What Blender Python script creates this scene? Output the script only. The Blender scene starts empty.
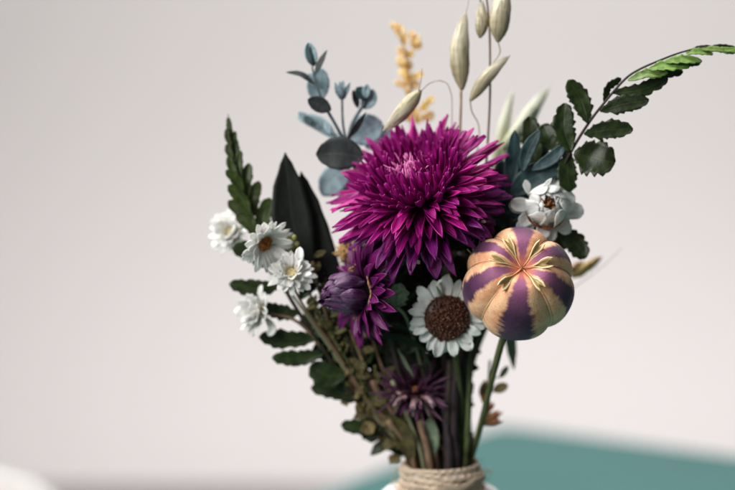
import bpy, math, random
from mathutils import Vector as V, Matrix, noise
R = random.Random(11)
C = bpy.context.scene.collection
S = bpy.context.scene
rad = math.radians

# ------------------------------------------------------------------ camera
PITCH = rad(5.0); FPX = 1429.2; U = 1/3000.0
TABLE_Z = 0.74
CAM = V((0, 0, TABLE_Z + 0.2505))
FWD = V((0, math.cos(PITCH), -math.sin(PITCH)))
DWN = V((0, -math.sin(PITCH), -math.cos(PITCH)))
RGT = V((1, 0, 0))
def P(p):
    """bouquet measure: x right, y down, z deeper (thirds of a millimetre at the focus distance) -> world"""
    d = (FPX + p[2]) * U
    return CAM + RGT*((p[0]-367.5)/FPX*d) + DWN*((p[1]-245)/FPX*d) + FWD*d
cd = bpy.data.cameras.new('camera'); cam = bpy.data.objects.new('camera', cd); C.objects.link(cam)
cam.location = CAM; cam.rotation_euler = (rad(90)-PITCH, 0, 0)
cd.lens = 70; cd.sensor_width = 36; cd.clip_start = .01; cd.clip_end = 60
cd.dof.use_dof = True; cd.dof.focus_distance = (FPX-38)*U; cd.dof.aperture_fstop = 4.6; cd.dof.aperture_blades = 0
S.camera = cam

# ------------------------------------------------------------------ materials
def s2l(c):
    return tuple(((x/255)/12.92 if x/255 <= .04045 else ((x/255+.055)/1.055)**2.4) for x in c) + (1,)
class N:
    def __init__(s, name):
        s.m = bpy.data.materials.new(name); s.m.use_nodes = True
        s.t = s.m.node_tree; s.t.nodes.clear()
    def n(s, typ, **kw):
        x = s.t.nodes.new(typ)
        for k, v in kw.items():
            if k.startswith('i_'):
                x.inputs[k[2:].replace('_', ' ')].default_value = v
            else: setattr(x, k, v)
        return x
    def l(s, a, b): s.t.links.new(a, b)
    def math(s, op, a, b=None, clamp=False):
        x = s.n('ShaderNodeMath', operation=op); x.use_clamp = clamp
        for i, q in enumerate((a, b)):
            if q is None: continue
            if isinstance(q, (int, float)): x.inputs[i].default_value = q
            else: s.l(q, x.inputs[i])
        return x.outputs[0]
    def mix(s, f, a, b, mode='MIX'):
        x = s.n('ShaderNodeMix', data_type='RGBA', blend_type=mode)
        for i, q in ((0, f), (6, a), (7, b)):
            if isinstance(q, (int, float, tuple)): x.inputs[i].default_value = q
            else: s.l(q, x.inputs[i])
        return x.outputs[2]
    def smooth(s, v, a, b):
        x = s.n('ShaderNodeMapRange', interpolation_type='SMOOTHSTEP')
        s.l(v, x.inputs[0]); x.inputs[1].default_value = a; x.inputs[2].default_value = b
        return x.outputs[0]
    def uv(s):
        u = s.n('ShaderNodeUVMap'); x = s.n('ShaderNodeSeparateXYZ'); s.l(u.outputs[0], x.inputs[0])
        return x.outputs[0], x.outputs[1]
    def noise(s, u, v, su, sv, detail=3, seed=None):
        c = s.n('ShaderNodeCombineXYZ'); s.l(s.math('MULTIPLY', u, su), c.inputs[0]); s.l(s.math('MULTIPLY', v, sv), c.inputs[1])
        oi = s.n('ShaderNodeObjectInfo'); s.l(s.math('MULTIPLY', oi.outputs['Random'], 50.0), c.inputs[2])
        x = s.n('ShaderNodeTexNoise'); x.inputs['Scale'].default_value = 1; x.inputs['Detail'].default_value = detail
        s.l(c.outputs[0], x.inputs['Vector']); return x.outputs[0]
    def out(s, col, rough=.5, transl=0, tcol=None, bump=None, bs=.3, bd=.0003, spec=.5, sheen=0, coat=0, sss=0):
        b = s.n('ShaderNodeBsdfPrincipled'); o = s.n('ShaderNodeOutputMaterial')
        if isinstance(col, tuple): b.inputs['Base Color'].default_value = col
        else: s.l(col, b.inputs['Base Color'])
        if isinstance(rough, (int, float)): b.inputs['Roughness'].default_value = rough
        else: s.l(rough, b.inputs['Roughness'])
        b.inputs['Specular IOR Level'].default_value = spec
        b.inputs['Sheen Weight'].default_value = sheen
        b.inputs['Coat Weight'].default_value = coat
        if sss:
            b.inputs['Subsurface Weight'].default_value = sss; b.inputs['Subsurface Scale'].default_value = .002
        if bump is not None:
            k = s.n('ShaderNodeBump'); k.inputs['Strength'].default_value = bs; k.inputs['Distance'].default_value = bd
            s.l(bump, k.inputs['Height']); s.l(k.outputs[0], b.inputs['Normal'])
        res = b.outputs[0]
        if transl:
            t = s.n('ShaderNodeBsdfTranslucent'); mx = s.n('ShaderNodeMixShader'); mx.inputs[0].default_value = transl
            q = tcol if tcol is not None else col
            if isinstance(q, tuple): t.inputs[0].default_value = q
            else: s.l(q, t.inputs[0])
            s.l(res, mx.inputs[1]); s.l(t.outputs[0], mx.inputs[2]); res = mx.outputs[0]
        s.l(res, o.inputs[0]); return s.m
def vary(k, col, amt):
    oi = k.n('ShaderNodeObjectInfo')
    h = k.n('ShaderNodeHueSaturation'); h.inputs['Saturation'].default_value = 1
    k.l(k.math('ADD', k.math('MULTIPLY', oi.outputs['Random'], amt*2), 1-amt), h.inputs['Value'])
    k.l(k.math('ADD', k.math('MULTIPLY', oi.outputs['Random'], .02), .49), h.inputs['Hue'])
    k.l(col, h.inputs['Color']); return h.outputs[0]
def petal_mat(name, base, tip, dark, streaks=16, amt=.6, rough=.38, transl=.2, sheen=0, v0=.3, v1=1., var=.18, spec=.5, coat=0, bs=.5):
    k = N(name); u, v = k.uv()
    c = k.mix(k.smooth(v, v0, v1), s2l(base), s2l(tip))
    st = k.noise(u, v, streaks, 2.2, 4)
    c = k.mix(k.math('MULTIPLY', k.smooth(st, .42, .68), amt), c, s2l(dark))
    c = vary(k, c, var)
    return k.out(c, rough, transl, None, st, bs, .0004, spec, sheen, coat)
def leaf_mat(name, a, b, vein, rough=.5, transl=.15, tc=None, var=.2, spec=.4, nveins=9, mot=7):
    k = N(name); u, v = k.uv()
    n = k.noise(u, v, 3, mot, 5)
    c = k.mix(k.smooth(n, .35, .65), s2l(a), s2l(b))
    d = k.math('ABSOLUTE', k.math('SUBTRACT', u, .5))
    rib = k.math('SUBTRACT', 1., k.smooth(d, .012, .05))
    w = k.math('ABSOLUTE', k.math('SINE', k.math('MULTIPLY', k.math('SUBTRACT', v, k.math('MULTIPLY', d, .55)), nveins*3.14)))
    side = k.math('SUBTRACT', 1., k.smooth(w, .0, .16))
    ve = k.math('MAXIMUM', k.math('MULTIPLY', rib, .35), k.math('MULTIPLY', side, .08))
    c = k.mix(ve, c, s2l(vein)); c = vary(k, c, var)
    h = k.math('ADD', k.math('MULTIPLY', ve, -.6), n)
    return k.out(c, rough, transl, s2l(tc) if tc else None, h, .6, .0003, spec)
def stem_mat(name, a, b, rough=.6, var=.15):
    k = N(name); u, v = k.uv()
    n = k.noise(u, v, 6, 9, 4)
    c = vary(k, k.mix(k.smooth(n, .35, .65), s2l(a), s2l(b)), var)
    return k.out(c, rough, 0, None, n, .5, .0003, .3)

M = {}
M['magenta'] = petal_mat('magenta petal', (138,6,98), (200,34,152), (54,2,44), 15, .75, .38, .24, v0=.1, v1=.95, var=.26, spec=.3, bs=.9)
M['magenta_low'] = petal_mat('plum petal', (108,8,92), (142,30,134), (48,4,44), 22, .7, .38, .16, v0=.3, v1=.95, var=.2, bs=.9)
M['floret'] = petal_mat('pink floret', (150,20,115), (232,140,204), (110,14,84), 6, .4, .35, .2, v0=.35, v1=.9, var=.2)
M['violet'] = petal_mat('violet bud petal', (34,7,38), (76,20,76), (150,96,156), 26, .3, .2, .05, v0=.1, v1=1., var=.15, spec=.7, bs=.9)
M['plum'] = petal_mat('plum fringe petal', (70,8,60), (124,20,108), (34,4,34), 18, .6, .36, .15, v0=.1, v1=1.)
M['tanbract'] = petal_mat('tan bract', (150,108,74), (206,164,116), (100,66,50), 14, .5, .5, .1)
M['duskyp'] = petal_mat('dusky purple petal', (62,22,46), (104,58,92), (38,12,30), 14, .6, .5, .12)
M['dustypink'] = petal_mat('dusty pink petal', (186,150,140), (220,186,200), (120,70,98), 10, .5, .5, .15)
M['orange'] = stem_mat('rust orange centre', (120,58,36), (170,92,56))
M['white'] = petal_mat('papery white petal', (238,232,212), (250,250,248), (222,218,206), 18, .35, .4, .28, v0=.0, v1=.45, var=.04, bs=.7)
M['coolwhite'] = petal_mat('cool white petal', (232,226,214), (240,242,240), (196,194,188), 18, .35, .36, .25, v0=.0, v1=.5, var=.05, bs=.7)
M['brownrim'] = petal_mat('brown papery rim', (120,66,30), (172,108,58), (74,38,18), 10, .5, .5, .1)
M['discbrown'] = stem_mat('dark brown disc floret', (30,13,12), (84,44,32), .45, .4)
M['discorange'] = stem_mat('orange brown disc floret', (150,86,34), (196,128,62), .5, .3)
M['disccream'] = stem_mat('cream disc floret', (200,180,130), (226,214,176), .5, .3)
M['fern'] = leaf_mat('dark green serrated leaflet', (24,35,12), (42,56,20), (62,76,34), .42, .14, (70,96,20))
M['fern_lit'] = leaf_mat('light-painted green leaflet', (80,112,42), (122,152,76), (150,170,96), .5, .25, (120,170,50))  # fern green brightened in the colour to stand for light from above
M['fernleft'] = leaf_mat('olive green leaflet', (40,52,16), (58,74,26), (80,94,42), .42, .16, (80,104,24))
M['ruscus'] = leaf_mat('blackish green leaf', (11,15,12), (19,24,20), (32,40,34), .5, .03, spec=.22)
M['euca'] = leaf_mat('blue grey eucalyptus leaf', (124,148,158), (152,174,182), (176,196,202), .6, .14, (110,134,140), nveins=5)
M['euca_shade'] = leaf_mat('shade-painted eucalyptus leaf', (44,49,50), (58,63,64), (80,86,88), .6, .08, (56,64,66), nveins=5)  # backlit shade of the leaf faces painted into the colour
M['eucablue'] = leaf_mat('deep blue green leaf', (30,52,56), (52,76,80), (70,96,100), .5, .08, (34,58,60), nveins=5)
M['filler'] = leaf_mat('dark filler leaf', (26,34,18), (44,54,30), (60,70,40), .6, .1)
M['olive'] = leaf_mat('dry olive leaf', (62,58,28), (96,88,46), (116,106,64), .65, .15)
M['olivebrown'] = leaf_mat('olive brown papery leaf', (84,70,42), (128,108,70), (146,126,86), .65, .15)
M['straw'] = leaf_mat('dry papery husk', (166,146,96), (204,184,134), (214,196,152), .6, .4)
M['sage'] = leaf_mat('pale sage leaf', (104,120,96), (134,148,122), (150,162,138), .65, .15)
M['husk'] = leaf_mat('rust husk leaf', (196,134,94), (222,170,128), (226,184,146), .6, .45)
M['gold'] = petal_mat('golden dried bud', (250,222,158), (253,238,200), (240,204,138), 8, .3, .5, .5, var=.1)
M['oat'] = petal_mat('pale oat glume', (178,168,136), (218,210,186), (122,110,80), 20, .75, .5, .22, v0=.2, v1=.9, var=.08, bs=.8)
M['oatpale'] = petal_mat('ghostly oat glume', (190,194,160), (228,230,212), (170,170,140), 12, .5, .5, .3, v0=.1, v1=.9, var=.05)
M['st_green'] = stem_mat('green stem', (54,62,36), (88,94,56))
M['st_dark'] = stem_mat('dark stem', (34,30,26), (60,48,42))
M['st_plum'] = stem_mat('purple brown stem', (34,24,28), (58,44,48))
M['st_brown'] = stem_mat('brown stem', (96,74,58), (132,106,84))
M['st_tan'] = stem_mat('straw stem', (150,126,108), (182,160,140))
M['st_blue'] = stem_mat('blue grey stem', (70,84,90), (98,112,118))
M['st_pale'] = stem_mat('pale green stem', (100,104,78), (136,138,108))
M['yellowbud'] = stem_mat('yellow green bud', (120,122,66), (156,158,96))
M['tanbud'] = stem_mat('tan dried bud', (160,124,76), (200,166,110))

def pod_mat():
    k = N('striped seed pod skin'); u, v = k.uv()   # u: 0..1 across one lobe, v: 0 crown .. 1 stalk
    a = k.n('ShaderNodeAttribute', attribute_name='lobe'); ph = a.outputs['Fac']
    tc = k.n('ShaderNodeTexCoord')
    # ragged horizontal fibres along the stripe edge
    c = k.n('ShaderNodeCombineXYZ'); k.l(k.math('MULTIPLY', ph, 1.2), c.inputs[0]); k.l(k.math('MULTIPLY', v, 60.), c.inputs[1]); k.l(u, c.inputs[2])
    n1 = k.n('ShaderNodeTexNoise'); n1.inputs['Scale'].default_value = 1; n1.inputs['Detail'].default_value = 4; k.l(c.outputs[0], n1.inputs['Vector'])
    n2 = k.n('ShaderNodeTexNoise'); n2.inputs['Scale'].default_value = 190; n2.inputs['Detail'].default_value = 4; k.l(tc.outputs['Object'], n2.inputs['Vector'])
    n3 = k.n('ShaderNodeTexNoise'); n3.inputs['Scale'].default_value = 1400; n3.inputs['Detail'].default_value = 3; k.l(tc.outputs['Object'], n3.inputs['Vector'])
    lob = k.math('ABSOLUTE', ph)
    e = k.math('ADD', lob, k.math('MULTIPLY', k.math('SUBTRACT', n1.outputs[0], .5), .26))
    e = k.math('ADD', e, k.math('MULTIPLY', k.math('SUBTRACT', n2.outputs[0], .5), .5))
    e = k.math('ADD', e, k.math('MULTIPLY', k.smooth(v, .80, 1.0), .5))
    purple = k.math('SUBTRACT', 1., k.smooth(e, .30, .52))
    oran = k.mix(k.smooth(n2.outputs[0], .35, .65), s2l((222,158,116)), s2l((244,194,152)))
    oran = k.mix(k.math('MULTIPLY', k.smooth(n3.outputs[0], .56, .7), .35), oran, s2l((150,96,60)))
    pur = k.mix(k.smooth(n2.outputs[0], .3, .7), s2l((54,24,54)), s2l((84,42,78)))
    pur = k.mix(k.math('MULTIPLY', k.math('SUBTRACT', 1., k.smooth(v, .1, .36)), .75), pur, s2l((162,98,134)))
    col = k.mix(purple, oran, pur)
    ctr = k.math('SUBTRACT', 1., k.smooth(v, .02, .11))
    col = k.mix(k.math('MULTIPLY', ctr, .8), col, s2l((214,120,84)))
    rib = k.smooth(lob, .93, .985)
    col = k.mix(k.math('MULTIPLY', rib, .55), col, s2l((238,206,160)))
    h = k.math('ADD', k.math('MULTIPLY', n3.outputs[0], .6), n2.outputs[0])
    return k.out(col, .6, 0, None, h, .55, .0004, .3, .1, 0, .08)
M['pod'] = pod_mat()
def stig_mat():
    k = N('pod crown ray'); u, v = k.uv()
    d = k.math('ABSOLUTE', k.math('SUBTRACT', u, .5))
    n = k.noise(u, v, 9, 5, 4)
    c = k.mix(k.smooth(n, .35, .65), s2l((138,116,66)), s2l((176,150,94)))
    c = k.mix(k.smooth(d, .30, .44), c, s2l((236,212,166)))
    c = k.mix(k.math('SUBTRACT', 1., k.smooth(v, .15, .5)), c, s2l((226,160,114)))
    return k.out(c, .55, .08, None, n, .5, .0003)
M['stigma'] = stig_mat()

def wall_mat():
    k = N('pale matt wall paint'); tc = k.n('ShaderNodeTexCoord')
    n = k.n('ShaderNodeTexNoise'); n.inputs['Scale'].default_value = 1.3; n.inputs['Detail'].default_value = 4; k.l(tc.outputs['Object'], n.inputs['Vector'])
    f = k.n('ShaderNodeTexNoise'); f.inputs['Scale'].default_value = 220; k.l(tc.outputs['Object'], f.inputs['Vector'])
    c = k.mix(n.outputs[0], s2l((225,221,219)), s2l((229,225,223)))
    return k.out(c, .85, 0, None, f.outputs[0], .2, .001, .2)
M['wall'] = wall_mat()
def simple(name, a, b, scale=30, rough=.5, spec=.5, bs=.2, coat=0):
    k = N(name); tc = k.n('ShaderNodeTexCoord')
    n = k.n('ShaderNodeTexNoise'); n.inputs['Scale'].default_value = scale; n.inputs['Detail'].default_value = 5; k.l(tc.outputs['Object'], n.inputs['Vector'])
    return k.out(k.mix(k.smooth(n.outputs[0], .35, .65), s2l(a), s2l(b)), rough, 0, None, n.outputs[0], bs, .0005, spec, 0, coat)
M['floor'] = simple('dark grey floor', (120,110,112), (134,124,126), 6, .5)
M['table'] = simple('teal painted table top', (46,92,90), (50,96,94), 8, .5, .3, .03)
M['tableleg'] = simple('dark table leg', (60,84,84), (70,96,96), 20)
M['chairshell'] = simple('white moulded chair shell', (246,248,242), (250,252,248), 10, .35)
M['cushion'] = simple('pink cushion fabric', (214,150,152), (226,166,168), 60, .9, .2)
M['chairleg'] = simple('pale wooden chair leg', (196,168,126), (212,186,144), 25)
M['vase'] = simple('white glazed ceramic', (232,234,234), (240,242,242), 40, .25, .5, .05, .3)
def twine_mat():
    k = N('natural jute twine'); u, v = k.uv()
    tw = k.math('SINE', k.math('ADD', k.math('MULTIPLY', u, 12.566), k.math('MULTIPLY', v, 1500.)))
    n = k.noise(u, v, 4, 300, 4)
    c = k.mix(k.smooth(tw, -1, 1), s2l((206,184,160)), s2l((228,210,188)))
    c = k.mix(k.math('MULTIPLY', n, .5), c, s2l((214,192,168)))
    return k.out(c, .9, 0, None, k.math('ADD', k.math('MULTIPLY', tw, .4), n), .8, .0006, .15)
M['twine'] = twine_mat()

# ------------------------------------------------------------------ scene graph
def tag(o, label=None, cat=None, group=None, kind=None):
    if label: o['label'] = label
    if cat: o['category'] = cat
    if group: o['group'] = group
    if kind: o['kind'] = kind
    return o
def thing(name, label, cat, base, group=None):
    o = bpy.data.objects.new(name, None); C.objects.link(o)
    o.location = P(base) if not isinstance(base, V) else base
    o.empty_display_size = .005
    return tag(o, label, cat, group)
class Mesh:
    def __init__(s): s.v = []; s.f = []; s.uv = []; s.att = []
    def add(s, verts, faces, uvs=None):
        o = len(s.v); s.v += verts; s.f += [tuple(i+o for i in f) for f in faces]
        s.uv += (uvs if uvs else [(0.5, .5)]*len(verts)); return s
    def build(s, name, mat, parent=None, thick=0, world=False, bevel=0, smooth=True, attr=None):
        pts = s.v if world else [P(p) for p in s.v]
        org = parent.matrix_basis.translation.copy() if parent is not None else V((0, 0, 0))
        q = parent
        while q is not None and q.parent is not None:
            q = q.parent; org += q.matrix_basis.translation
        me = bpy.data.meshes.new(name)
        me.from_pydata([tuple(p-org) for p in pts], [], s.f)
        if smooth: me.polygons.foreach_set('use_smooth', [True]*len(me.polygons))
        ul = me.uv_layers.new(name='UVMap')
        for lp in me.loops: ul.data[lp.index].uv = s.uv[lp.vertex_index]
        if attr:
            a = me.attributes.new(attr, 'FLOAT', 'POINT'); a.data.foreach_set('value', s.att)
        me.materials.append(M[mat] if isinstance(mat, str) else mat)
        o = bpy.data.objects.new(name, me); C.objects.link(o)
        if parent is not None: o.parent = parent
        if thick:
            m = o.modifiers.new('thickness', 'SOLIDIFY'); m.thickness = thick*U; m.offset = 0
        if bevel:
            m = o.modifiers.new('bevel', 'BEVEL'); m.width = bevel; m.segments = 3
        me.update(); return o

def spline(pts, n):
    pts = [V(p) for p in pts]
    if len(pts) == 2: return [pts[0].lerp(pts[1], i/(n-1)) for i in range(n)]
    q = [pts[0]*2-pts[1]] + pts + [pts[-1]*2-pts[-2]]
    segs = len(pts)-1; out = []
    for i in range(n):
        t = i/(n-1)*segs; k = min(int(t), segs-1); t -= k
        a, b, c, d = q[k:k+4]
        out.append(.5*((2*b)+(c-a)*t+(2*a-5*b+4*c-d)*t*t+(3*b-a-3*c+d)*t**3))
    return out
def interp(tab, v):
    for i in range(len(tab)-1):
        a, b = tab[i], tab[i+1]
        if v <= b[0]:
            t = (v-a[0])/(b[0]-a[0]+1e-9); t = t*t*(3-2*t)*.5+t*.5
            return a[1]+(b[1]-a[1])*t
    return tab[-1][1]
SH = {
 'lance': [(0,.45),(.3,.8),(.58,1),(.82,.66),(.94,.28),(1,.02)],
 'round': [(0,.4),(.3,.78),(.62,1),(.85,.86),(.95,.6),(1,.18)],
 'daisy': [(0,.4),(.3,.78),(.6,1),(.85,.8),(.95,.45),(1,.06)],
 'oval': [(0,.08),(.12,.55),(.3,.88),(.5,1),(.7,.9),(.88,.58),(.96,.32),(1,.05)],
 'leaf': [(0,.06),(.15,.5),(.4,1),(.65,.86),(.88,.38),(1,.0)],
 'frond': [(0,.10),(.12,.5),(.3,.9),(.5,1),(.72,.95),(.88,.72),(.96,.45),(1,.1)],
 'husk': [(0,.2),(.12,.6),(.35,1),(.6,.9),(.85,.45),(1,.02)],
 'blade': [(0,.5),(.3,1),(.6,.85),(1,.02)],
 'needle': [(0,.8),(.5,1),(.8,.6),(1,.1)],
 'stig': [(0,.12),(.35,.15),(.5,.4),(.68,.85),(.85,1),(1,.8)],
}
def blade(m, path, w, nrm=None, side=None, cup=.2, nu=6, nv=14, shape='lance', serr=None, wave=0, notch=0, roll=0):
    c = spline(path, nv+1); seed = R.random()*100; vs = []; uv = []
    tab = SH[shape] if isinstance(shape, str) else shape
    for i, p in enumerate(c):
        v = i/nv
        t = (c[min(i+1, nv)]-c[max(i-1, 0)]).normalized()
        s_ = V(side) if side is not None else V(nrm).cross(t)
        s_ -= t*s_.dot(t); s_.normalize(); n = t.cross(s_)
        if roll:
            a = roll*v; s_, n = s_*math.cos(a)+n*math.sin(a), n*math.cos(a)-s_*math.sin(a)
        ww = w*interp(tab, v)
        for j in range(nu+1):
            s = -1+2*j/nu; wj = ww
            if serr and abs(s) > .99:
                sg = (v*serr[0]+(.37 if s > 0 else 0)) % 1
                wj *= 1+serr[1]*(sg-.5)*(1 if v < .97 else 0)+serr[1]*.8*(noise.noise(V((v*7, s*3, seed)))) 
            q = p + s_*s*wj*.5 + n*(cup*ww*.5*s*s)
            if wave: q += n*wave*w*(noise.noise(V((s*.9+seed, v*2.6, seed)))*1.2)
            if notch: q -= t*notch*w*(1-abs(s))*v**3
            vs.append(q); uv.append((j/nu, v))
    F = []; k = nu+1
    for i in range(nv):
        for j in range(nu):
            F.append((i*k+j, i*k+j+1, (i+1)*k+j+1, (i+1)*k+j))
    m.add(vs, F, uv); return m
def tube(m, path, r, n=None, k=8, knots=0):
    n = n or max(8, 6*len(path)); c = spline(path, n); vs = []; uv = []
    ref = V((.3, .2, -1))
    for i, p in enumerate(c):
        v = i/(n-1); t = (c[min(i+1, n-1)]-c[max(i-1, 0)]).normalized()
        a = ref.cross(t)
        if a.length < .05: a = V((1, 0, 0)).cross(t)
        a.normalize(); b = t.cross(a)
        rr = interp(r, v) if isinstance(r, list) else r
        if knots: rr *= 1+knots*noise.noise(V((v*17, p.x*.1, 3)))
        for j in range(k):
            an = 2*math.pi*j/k; vs.append(p+a*math.cos(an)*rr+b*math.sin(an)*rr); uv.append((j/k, v))
    F = []
    for i in range(n-1):
        for j in range(k): F.append((i*k+j, i*k+(j+1) % k, (i+1)*k+(j+1) % k, (i+1)*k+j))
    F.append(tuple(range(k))[::-1]); F.append(tuple((n-1)*k+j for j in range(k)))
    m.add(vs, F, uv); return m
def ball(m, c, r, sq=(1, 1, 1), nu=8, nv=6, axis=None):
    vs = []; F = []; uv = []; c = V(c); uo = R.random()*9
    X, Y, Z = (frame(axis) if axis is not None else (V((1,0,0)), V((0,1,0)), V((0,0,1))))
    for i in range(nv+1):
        th = math.pi*i/nv
        for j in range(nu):
            ph = 2*math.pi*j/nu
            vs.append(c+X*(r*sq[0]*math.sin(th)*math.cos(ph))+Y*(r*sq[1]*math.sin(th)*math.sin(ph))+Z*(r*sq[2]*math.cos(th))); uv.append((j/nu+uo, i/nv+uo))
    for i in range(nv):
        for j in range(nu): F.append((i*nu+j, (i+1)*nu+j, (i+1)*nu+(j+1) % nu, i*nu+(j+1) % nu))
    m.add(vs, F, uv); return m
def frame(axis):
    Z = V(axis).normalized(); X = V((1, 0, 0)); X -= Z*X.dot(Z)
    if X.length < .2: X = V((0, 0, 1)); X -= Z*X.dot(Z)
    X.normalize(); return X, Z.cross(X), Z
class Head:
    def __init__(s, c, axis): s.c = V(c); s.X, s.Y, s.Z = frame(axis)
    def pt(s, phi, r, h): return s.c+(s.X*math.cos(phi)+s.Y*math.sin(phi))*r+s.Z*h
    def arc(s, phi, r0, h0, a0, a1, L, n=6):
        pts = []; r, h = r0, h0
        for i in range(n):
            pts.append(s.pt(phi, r, h)); a = rad(a0+(a1-a0)*(i+.5)/(n-1)); r += math.sin(a)*L/(n-1); h += math.cos(a)*L/(n-1)
        return pts
    def petal(s, m, phi, r0, h0, a0, a1, L, w, **kw):
        side = -s.X*math.sin(phi)+s.Y*math.cos(phi)
        return blade(m, s.arc(phi, r0, h0, a0, a1, L), w, side=side, **kw)

def J(a): return R.uniform(-a, a)
NECK = (442, 472, 122)
def neck(dx=0, dz=0, deep=70):
    return [(NECK[0]+dx, NECK[1]-6, NECK[2]+dz), (NECK[0]+dx*.5, NECK[1]+deep, NECK[2]+dz*.5+8)]

def leaf(t, base, tip, w, z0=0, z1=None, bend=0, zb=0, shape='leaf', mat='fern', nrm=(0, 0, -1), cup=.15, serr=None, wave=.08, thick=.9, name='leaf', nv=18, label=None, roll=0):
    z1 = z0 if z1 is None else z1
    b = V((base[0], base[1], z0)); e = V((tip[0], tip[1], z1)); d = e-b
    pr = V((-d.y, d.x, 0)).normalized(); mid = (b+e)*.5+pr*bend+V((0, 0, zb))
    m = Mesh(); blade(m, [b, mid, e], w, nrm=V(nrm)+V((J(.1), J(.1), 0)), cup=cup, shape=shape, serr=serr, wave=wave, nv=nv, nu=8 if w > 9 else 4, roll=roll)
    o = m.build(name, mat, t, thick=thick)
    if label: o['label'] = label
    return o
def stem(t, pts, r, mat, k=8, name='stem', n=None, knots=.1):
    return tube(Mesh(), pts, r, k=k, n=n, knots=knots).build(name, mat, t)

# ------------------------------------------------------------------ setting
def sheet(name, pts, mat):
    m = Mesh().add([V(p) for p in pts], [tuple(range(len(pts)))])
    o = m.build(name, mat, None, world=True, smooth=False); return tag(o, kind='structure')
WY = 3.8
sheet('floor', [(-6, -3, 0), (6, -3, 0), (6, WY+.3, 0), (-6, WY+.3, 0)], 'floor')
sheet('wall', [(-6, WY, -.02), (6, WY, -.02), (6, WY, 3.6), (-6, WY, 3.6)], 'wall')

def box(m, lo, hi):
    x0, y0, z0 = lo; x1, y1, z1 = hi
    m.add([V(p) for p in ((x0,y0,z0),(x1,y0,z0),(x1,y1,z0),(x0,y1,z0),(x0,y0,z1),(x1,y0,z1),(x1,y1,z1),(x0,y1,z1))],
          [(3,2,1,0),(4,5,6,7),(0,1,5,4),(1,2,6,5),(2,3,7,6),(3,0,4,7)]); return m
# table: corner and edges as the photograph shows them
c0 = V((.1096, 1.1646, 0)); dr = V((.834, -.551, 0)); dl = V((-.551, -.834, 0)); SZ = .95
tb = thing('table', 'teal painted table carrying the white vase, its far corner blurred behind the stems', 'table', V((c0+(dr+dl)*SZ/2)[:2]+(0,)) if False else V(((c0+(dr+dl)*SZ/2).x, (c0+(dr+dl)*SZ/2).y, 0)))
def prism(m, ring, z0, z1):
    n = len(ring); m.add([V((p.x, p.y, z0)) for p in ring]+[V((p.x, p.y, z1)) for p in ring],
      [tuple(range(n))[::-1], tuple(range(n, 2*n))]+[(i, (i+1) % n, n+(i+1) % n, n+i) for i in range(n)]); return m
def rounded(c, a, b, sa, sb, r):
    out = []
    for (u0, v0, q) in ((0, 0, 2), (sa, 0, 3), (sa, sb, 0), (0, sb, 1)):
        cu = r if u0 == 0 else sa-r; cv = r if v0 == 0 else sb-r
        for i in range(7):
            an = rad(90*q+15*i); out.append(c+a*(cu+r*math.cos(an))+b*(cv+r*math.sin(an)))
    return out
prism(Mesh(), rounded(c0, dr, dl, SZ, SZ, .02)[::-1], TABLE_Z-.028, TABLE_Z).build('tabletop', 'table', tb, world=True, bevel=.004, smooth=False)
for u_, v_ in ((.07, .07), (SZ-.07, .07), (SZ-.07, SZ-.07), (.07, SZ-.07)):
    p = c0+dr*u_+dl*v_; ring = [p+V((math.cos(a)*.02, math.sin(a)*.02, 0)) for a in [i*math.pi/8 for i in range(16)]]
    prism(Mesh(), ring, 0, TABLE_Z-.028).build('leg', 'tableleg', tb, world=True)

# white chair, far left, only the round corner of its back in the picture
chx, chy = -.505, 1.55
ch = thing('chair', 'white round backed moulded chair, blurred at the bottom left corner', 'chair', V((chx, chy, 0)))
def panel(cx, cy, z0, z1, w, th, bow, r, nx=20, nz=16):
    m = Mesh(); vs = []
    for fb in (0, 1):
        for i in range(nz+1):
            v = i/nz; z = z0+(z1-z0)*v
            dz = max(0, z-(z1-r)); hw = w/2 - (r-math.sqrt(max(0, r*r-dz*dz)))
            for j in range(nx+1):
                s = -1+2*j/nx; vs.append(V((cx+s*hw, cy+(th if fb else 0)-bow*s*s, z)))
    K = (nx+1); O = K*(nz+1); F = []
    for i in range(nz):
        for j in range(nx):
            a = i*K+j; F.append((a, a+1, a+K+1, a+K)); F.append((O+a+K, O+a+K+1, O+a+1, O+a))
    for i in range(nz):
        for a, fl in ((i*K, 0), (i*K+nx, 1)):
            q = (a, a+K, O+a+K, O+a); F.append(q if not fl else q[::-1])
    for j in range(nx):
        F.append((j+1, j, O+j, O+j+1)); a = nz*K+j; F.append((a, a+1, O+a+1, O+a))
    m.add(vs, F); return m
CZ = .615
panel(chx, chy, .36, CZ, .42, .022, .06, .13).build('backrest', 'chairshell', ch, world=True)
prism(Mesh(), rounded(V((chx-.2, chy-.42, 0)), V((1,0,0)), V((0,1,0)), .40, .40, .06), .35, .375).build('seat', 'chairshell', ch, world=True, bevel=.006, smooth=False)
for sx in (-.15, .15):
    for sy in (-.34, -.04):
        p = V((chx+sx, chy+sy, 0)); ring = [p+V((math.cos(a)*.013, math.sin(a)*.013, 0)) for a in [i*math.pi/6 for i in range(12)]]
        prism(Mesh(), ring, 0, .35).build('leg', 'chairleg', ch, world=True)
cu = Mesh(); ball(cu, (0, 0, 0), 1, nu=32, nv=20)
cu.v = [V((chx-.02+.125*math.copysign(abs(p.x)**.6, p.x), chy-.10+.035*p.y, .475+.10*math.copysign(abs(p.z)**.6, p.z))) for p in cu.v]
tag(cu.build('cushion', 'cushion', None, world=True), 'pink cushion leaning on the white chair back, bottom left corner', 'cushion')

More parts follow.
